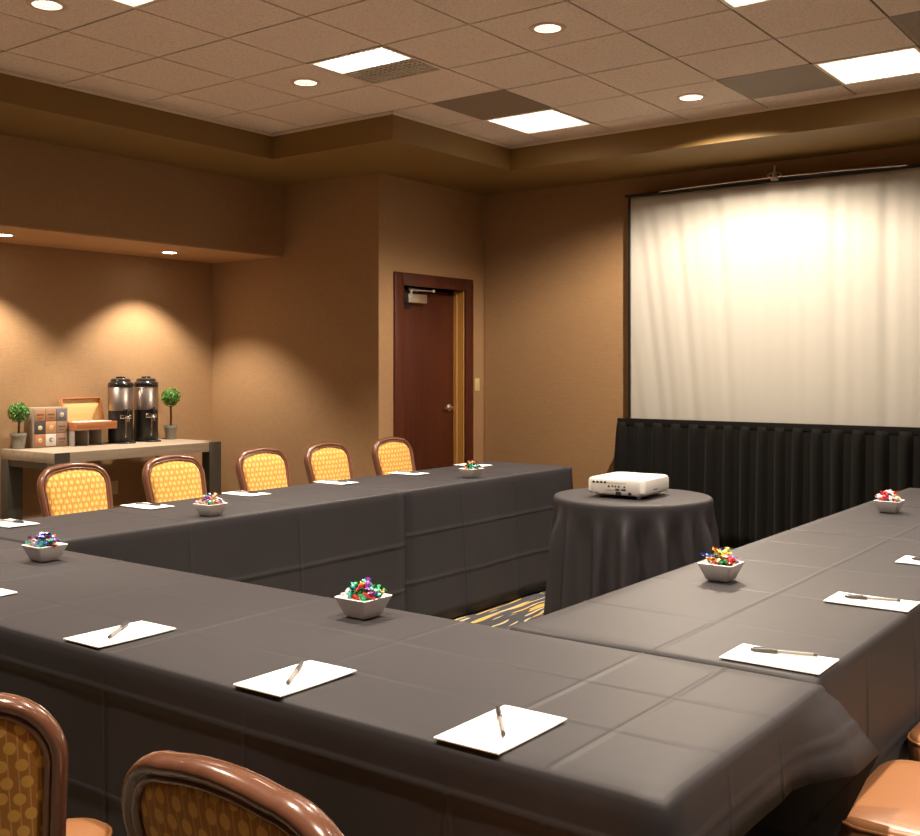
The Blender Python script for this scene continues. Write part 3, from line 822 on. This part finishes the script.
# ------------------------------------------------------------------ chairs
def make_chair():
    """faces +Y, origin on the floor under the back; seat in front of it"""
    t = empty('banquet_chair', (0,0,0))
    def arch(w0, w1, z0, zt, rad, dome, lean, n=9):
        """points of an arch: up the left side, over, down the right"""
        P = []
        for q in range(8):
            f = q/8; z = z0+(zt-rad-z0)*f; P.append((-(w0+(w1-w0)*f), z))
        for q in range(n+1):
            a = pi-q/n*pi/2; P.append((-(w1-rad)+rad*cos(a), zt-rad+rad*sin(a)))
        L = [(x, z) for x, z in P]
        m = 6; xs_ = w1-rad
        for q in range(1, m): 
            x = -xs_+2*xs_*q/m; L.append((x, zt+dome*(1-(x/xs_)**2)))
        L += [(-x, z) for x, z in reversed(P)]
        L = [(x, z+ (0)) for x, z in L]
        return [(x, -lean(z), z) for x, z in L]
    lean = lambda z: .0 + .118*max(0, z-.45)/.45
    pts = arch(.172, .196, .42, .899, .100, .010, lean)
    b = B(); add_tube(b, pts, .0142, 14, r2=.023, up=(0,1,0)); build('back_frame', b, M['frame'], t, 180)
    for s_, nm in ((-1, 'rear_bead'), (1, 'front_bead')):
        pb = arch(.160, .181, .47, .884, .086, .010, lambda z: lean(z)-s_*.012)
        b = B(); add_tube(b, pb, .0062, 8, r2=.009, up=(0,1,0)); build(nm, b, M['frame'], t, 180)
    # upholstered pad: rounded-arch slab with pillowed faces
    rim = arch(.158, .178, .49, .880, .078, .010, lambda z: 0)
    b = B()
    cxx, czz = 0, .69
    for s_ in (1, -1):
        pass
    def ringat(sc, dy): return [b.verts.new((x*sc, -lean(czz+(z-czz)*sc)+dy, czz+(z-czz)*sc)) for x, _, z in rim]
    rings = [ringat(.02,.030), ringat(.3,.0295), ringat(.6,.028), ringat(.82,.025), ringat(.93,.020), ringat(.985,.012), ringat(1.0,0), ringat(.985,-.010), ringat(.93,-.014), ringat(.8,-.017), ringat(.6,-.018), ringat(.3,-.019), ringat(.02,-.019)]
    for a, c in zip(rings, rings[1:]):
        for i in range(len(a)): b.faces.new((a[i], a[(i+1)%len(a)], c[(i+1)%len(a)], c[i]))
    b.faces.new(rings[0]); b.faces.new(rings[-1])
    build('back_pad', b, M['fabric'], t, 180)
    # seat
    def seat_ring(b, s, z, w=.225, y0=.03, y1=.475):
        P = []; c = .07; cy = (y0+y1)/2; hh = (y1-y0)/2
        for sx, sy, a0 in ((1,1,0),(-1,1,pi/2),(-1,-1,pi),(1,-1,1.5*pi)):
            ww = w if sy > 0 else w-.02
            for q in range(6):
                a = a0+q/5*pi/2; P.append(((sx*(ww-c)+c*cos(a))*s, cy+(sy*(hh-c)+c*sin(a))*s, z))
        return [b.verts.new(p) for p in P]
    b = B(); rings = [seat_ring(b, .95,.395), seat_ring(b,.985,.40), seat_ring(b,1.0,.415), seat_ring(b,1.0,.452), seat_ring(b,.985,.466), seat_ring(b,.95,.474), seat_ring(b,.8,.480), seat_ring(b,.4,.484), seat_ring(b,.02,.485)]
    for a, c in zip(rings, rings[1:]):
        for i in range(len(a)): b.faces.new((a[i], a[(i+1)%len(a)], c[(i+1)%len(a)], c[i]))
    b.faces.new(rings[0]); b.faces.new(rings[-1])
    st = build('seat', b, M['vinyl'], t, 180)
    b = B(); tmp = B(); r_ = [v.co.copy() for v in seat_ring(tmp, .995, .460)]; tmp.free(); add_tube(b, r_, .0042, 6, closed=True); build('piping', b, M['piping'], st, 180)
    b = B(); 
    for (a0,a1,c0,c1) in ((-.19,.19,.06,.085),(-.19,.19,.425,.45),(-.19,-.165,.085,.42),(.165,.19,.085,.42)): add_box(b, a0,a1,c0,c1,.365,.395,.003)
    build('seat_frame', b, M['frame'], t, 40)
    for sx in (-1, 1):
        b = B(); add_tube(b, [(sx*.17,.005,.44),(sx*.172,.0,.30),(sx*.178,-.03,.12),(sx*.182,-.06,0)], [.016,.015,.013,.011], 10); build('leg', b, M['frame'], t, 60)
        b = B(); add_tube(b, [(sx*.178,.435,.385),(sx*.186,.445,.2),(sx*.195,.458,0)], [.016,.014,.011], 10); build('leg', b, M['frame'], t, 60)
    return t
proto = make_chair(); used = [False]
def chair(x, y, rz, lab, grp, tall=1.0):
    t = copy_tree(proto) if used[0] else proto; used[0] = True
    t.location = (x, y, 0); t.rotation_euler = (0, 0, rz); t.scale = (1, 1, tall); tag(t, lab, 'chair', grp)
gl = 'chairs along the left row'
XL = -4.825
for y, l in ((2.525, 'gold dotted chair, only its edge showing at the left edge'), (3.24, 'gold dotted chair in front of the left half of the console, nearest left'),
             (3.875, 'gold dotted chair in front of the right half of the console'), (4.55, 'gold dotted chair just right of the console, before the plain wall'),
             (5.13, 'gold dotted chair between two others before the plain wall'), (5.79, 'gold dotted chair in front of the brown door')):
    chair(XL-.0, y, -pi/2, l, gl)
chair(-1.01, .985, 0, 'brown framed dotted chair at the bottom edge, seen from behind', 'chairs at the near side', 1.016)
chair(-1.728, .892, radians(49), 'turned chair at the lower left corner with caramel seat showing', 'chairs at the near side')
chair(-.720+.475, 2.49, pi/2, 'chair at bottom right corner, only its caramel seat showing', 'chairs on the right side')
chair(-.722+.475, 3.08, pi/2, 'chair behind the corner one at right, only a sliver of seat showing', 'chairs on the right side')

# ------------------------------------------------------------------ pads and pens
bm = B(); nxp, nyp = 6, 8
def pad_mesh():
    bm = B(); W, L, Hh = .14, .225, .0025
    g = {}
    for k_ in (0, 1):
        for i in range(nxp+1):
            for j in range(nyp+1):
                x = (i/nxp-.5)*W; y = (j/nyp-.5)*L
                lift = .0012*(abs(2*j/nyp-1)**3)*(i/nxp)
                g[i,j,k_] = bm.verts.new((x, y, (Hh if k_ else 0)+lift))
    for i in range(nxp):
        for j in range(nyp):
            bm.faces.new((g[i,j,1], g[i+1,j,1], g[i+1,j+1,1], g[i,j+1,1])); bm.faces.new((g[i,j,0], g[i,j+1,0], g[i+1,j+1,0], g[i+1,j,0]))
    for i in range(nxp):
        for j in (0, nyp): bm.faces.new((g[i,j,0], g[i+1,j,0], g[i+1,j,1], g[i,j,1]))
    for j in range(nyp):
        for i in (0, nxp): bm.faces.new((g[i,j,0], g[i,j+1,0], g[i,j+1,1], g[i,j,1]))
    return bm
pad0 = [build('notepad', pad_mesh(), M['paper'])]
def pen_proto():
    t = empty('ballpoint_pen', (0,0,0)); X = Matrix.Rotation(pi/2, 4, 'Y')
    b = B(); add_lathe(b, [(.0001,-.072),(.0036,-.072),(.0042,-.068),(.0042,.02),(.0036,.03)], 12, X); build('barrel', b, M['pen_body'], t, 50)
    b = B(); add_lathe(b, [(.0001,-.0745),(.0040,-.0745),(.0044,-.066),(.0001,-.0655)], 12, X); build('end_plug', b, M['pen_cap'], t, 50)
    b = B(); add_lathe(b, [(.0050,.012),(.0052,.014),(.0050,.062),(.0038,.072),(.0001,.073)], 12, X); add_box(b, .022, .066, -.0012, .0012, .0050, .0068); build('cap', b, M['pen_cap'], t, 50)
    return t
pen0 = [pen_proto()]
def place_pad(x, y, rz, lab, grp):
    o = pad0[0]
    if 'label' in o: o = o.copy(); COL.objects.link(o)
    o.location = (x, y, T+.0022); o.rotation_euler = (0, 0, rz); tag(o, lab, 'notepad', grp)
def place_pen(x, y, rz, lab, grp):
    o = pen0[0]
    if 'label' in o: o = copy_tree(o)
    o.location = (x, y, T+.0022+.0085); o.rotation_euler = (0, 0, rz); tag(o, lab, 'pen', grp)
h2 = pi/2
from math import atan2
pads = [  # x, y, rz, word, pen end1 (body), pen end2 (cap)
 (-2.235, 1.60, 0, 'on the front row below the bowl cut of the left tables', None, (-2.21,1.55,-2.30,1.67), 'the second front-row pad from the left edge'),
 (-1.62, 1.595, 0, 'on the front row between two other pads', None, (-1.59,1.54,-1.68,1.67), 'the front-row pad nearest the centre bowl'),
 (-1.095, 1.595, 0, 'on the front row nearest the camera corner', None, (-1.06,1.55,-1.17,1.68), 'the largest, nearest pad'),
]
FR = 'notepads on the near row'
def PP(c, rz, pl, pen, nl, gp, gn):
    place_pad(c[0], c[1], rz, pl, gp)
    if pen:
        a, b_, c_, d = pen; place_pen((a+c_)/2, (b_+d)/2, atan2(d-b_, c_-a), nl, gn)
gp, gn = 'white notepads laid out on the tables', 'pens lying on the notepads'
PP((-2.952, 1.60), 0, 'white notepad cut off by the left edge on the near table', None, '', gp, gn)
PP((-2.235, 1.60), 0, 'white notepad on the near table, leftmost of its three whole ones', (-2.21,1.55,-2.295,1.665), 'pen on the leftmost whole notepad of the near table', gp, gn)
PP((-1.622, 1.595), 0, 'white notepad on the near table, in front of the centre candy bowl', (-1.595,1.545,-1.675,1.665), 'pen on the notepad in front of the centre candy bowl', gp, gn)
PP((-1.095, 1.595), 0, 'white notepad nearest the camera, largest in the photo', (-1.06,1.55,-1.16,1.675), 'pen on the largest, nearest notepad', gp, gn)
PP((-.857, 2.35), h2, 'white notepad by the near right table corner above the flap', (-.79,2.405,-.93,2.365), 'pen on the notepad by the near right table corner', gp, gn)
PP((-.857, 3.075), h2, 'white notepad halfway along the right table, before the middle right bowl', (-.79,3.105,-.93,3.07), 'pen on the notepad halfway along the right table', gp, gn)
PP((-.857, 3.82), h2, 'white notepad cut by the right edge, beyond the whole ones', (-.79,3.85,-.93,3.81), 'pen on the notepad cut by the right edge', gp, gn)
lefts = [(2.455, 'notepad on the left row, cut off by the left edge', 'pen on the left-row notepad cut by the left edge'),
         (3.15, 'notepad before the chair at the middle of the console', 'pen on the notepad before the middle of the console'),
         (3.765, 'notepad just beyond the left-row candy bowl, by the console end', 'pen on the notepad just beyond the left-row bowl'),
         (4.44, 'notepad before the last chair but one towards the door', 'pen on the notepad before the last chair but one'),
         (5.09, 'notepad before the chair standing in front of the door', 'pen on the notepad before the chair at the door'),
         (5.77, 'notepad at the far end, behind the far left bowl', None)]
for y, l, pl_ in lefts:
    place_pad(-4.195, y, h2+pi, 'white '+l, gp)
    if pl_: place_pen(-4.20, y+.01, h2-1.35, pl_, gn)

# ------------------------------------------------------------------ bowls of candy
def bowl_proto():
    b = B(); S = .056; s = .036; H_ = .052; th = .004
    def sq(h, z, c=.006):
        P = []
        for sx, sy, a0 in ((1,1,0),(-1,1,pi/2),(-1,-1,pi),(1,-1,1.5*pi)):
            for q in range(4): a = a0+q/3*pi/2; P.append((sx*(h-c)+c*cos(a), sy*(h-c)+c*sin(a), z))
        return [b.verts.new(p) for p in P]
    R_ = [sq(s-.003,0), sq(s,.003), sq(S,H_), sq(S-th/2,H_+.0015), sq(S-th,H_), sq(s-th,.007)]
    b.faces.new(R_[0])
    for a, c in zip(R_, R_[1:]):
        for i in range(len(a)): b.faces.new((a[i], a[(i+1)%len(a)], c[(i+1)%len(a)], c[i]))
    b.faces.new(R_[-1])
    return build('candy_bowl', b, M['ceramic'], None, 35)
bowl0 = bowl_proto()
ccols = {'red': (.55,.03,.03), 'green': (.02,.30,.10), 'blue': (.05,.12,.50), 'purple': (.22,.05,.38), 'gold': (.75,.45,.08), 'silver': (.75,.75,.78), 'teal': (.05,.40,.38), 'pink': (.75,.30,.32)}
cm = {}
def candy_mesh(c):
    b = B(); X = Matrix.Rotation(pi/2, 4, 'Y')
    add_lathe(b, [(.0085,-.017),(.0058,-.0125),(.0018,-.0085),(.0055,-.006),(.0068,-.002),(.0068,.002),(.0055,.006),(.0018,.0085),(.0058,.0125),(.0085,.017)], 8, X, cap=False)
    for v in b.verts:
        if abs(v.co.x) > .012: v.co.z *= .45; v.co.y *= 1+.15*sin(v.co.x*4000+v.co.y*900)
    m = mat('foil_'+c, ccols[c], .25, .25, coat=.5)
    o = build('wrapped_candy', b, m, None, 40); me = o.data; bpy.data.objects.remove(o); return me
for c in ccols: cm[c] = candy_mesh(c)
bowls = [(-1.890, 2.105, 0, 'at the centre of the near table', ['green','red','gold','green','pink','silver','red','purple','teal']),
         (-3.31, 2.065, 0, 'at the inner corner of near and left tables', ['purple','green','gold','red','blue','teal','purple','silver']),
         (-3.72, 3.13, 0, 'on the left row before the console', ['teal','gold','silver','red','purple','green','gold','pink']),
         (-3.75, 5.14, 0, 'at the far end of the left row', ['green','red','gold','silver','teal','green']),
         (-1.325, 3.13, 0, 'on the right row before the projector table', ['red','gold','teal','red','silver','green','blue','gold']),
         (-1.33, 5.05, 0, 'at the far end of the right row by the skirt', ['red','green','gold','silver','blue','red'])]
rnd = random.Random(21)
for bi, (x, y, rz, where, pal) in enumerate(bowls):
    o = bowl0 if bi == 0 else bowl0.copy()
    if bi: COL.objects.link(o)
    o.location = (x, y, T+.002); o.rotation_euler = (0,0,rz)
    tag(o, 'square white bowl of candy '+where, 'bowl', 'square white candy bowls')
    n_ = 46
    for q in range(n_):
        f = q/n_
        if q < 22: lv, ext = .046, .029
        elif q < 37: lv, ext = .064, .034
        else: lv, ext = .083, .022
        u, v = rnd.uniform(-ext, ext), rnd.uniform(-ext, ext)
        if q < 22 and rnd.random() < .4: u = .040*(1 if u > 0 else -1); lv2 = .063
        else: lv2 = lv
        c = rnd.choice(pal)
        p = bpy.data.objects.new('wrapped_candy', cm[c]); COL.objects.link(p)
        hz = lv2 + rnd.uniform(-.004,.006) - (.10*max(abs(u), abs(v)) if q >= 22 else 0)
        p.location = (x+u*cos(rz)-v*sin(rz), y+u*sin(rz)+v*cos(rz), T+.002+hz)
        p.rotation_euler = (rnd.uniform(-.6,.6), rnd.uniform(-.7,.7), rnd.uniform(0, 6.28))
        s = rnd.uniform(.95, 1.3); p.scale = (s, s, s)
        tag(p, c+' wrapped candy in bowl '+where, 'candy', c+' candies in the bowl '+where)

# ------------------------------------------------------------------ world, camera
wd = bpy.data.worlds.new('World'); bpy.context.scene.world = wd; wd.use_nodes = True
wd.node_tree.nodes['Background'].inputs[0].default_value = (.0,.0,.0,1)
cam = bpy.data.cameras.new('Camera'); co = link(bpy.data.objects.new('Camera', cam))
co.location = (0, 0, 1.42); co.rotation_euler = (pi/2, 0, radians(36.724))
cam.sensor_fit = 'HORIZONTAL'; cam.sensor_width = 36; cam.lens = 1064.07*36/920; cam.shift_y = -(418-367.13)/920; cam.clip_start = .02
sc = bpy.context.scene; sc.camera = co
sc.view_settings.view_transform = 'Standard'; sc.view_settings.look = 'None'; sc.view_settings.gamma = 1
sc.view_settings.exposure = 0.10
sc.cycles.max_bounces = 10; sc.cycles.diffuse_bounces = 6
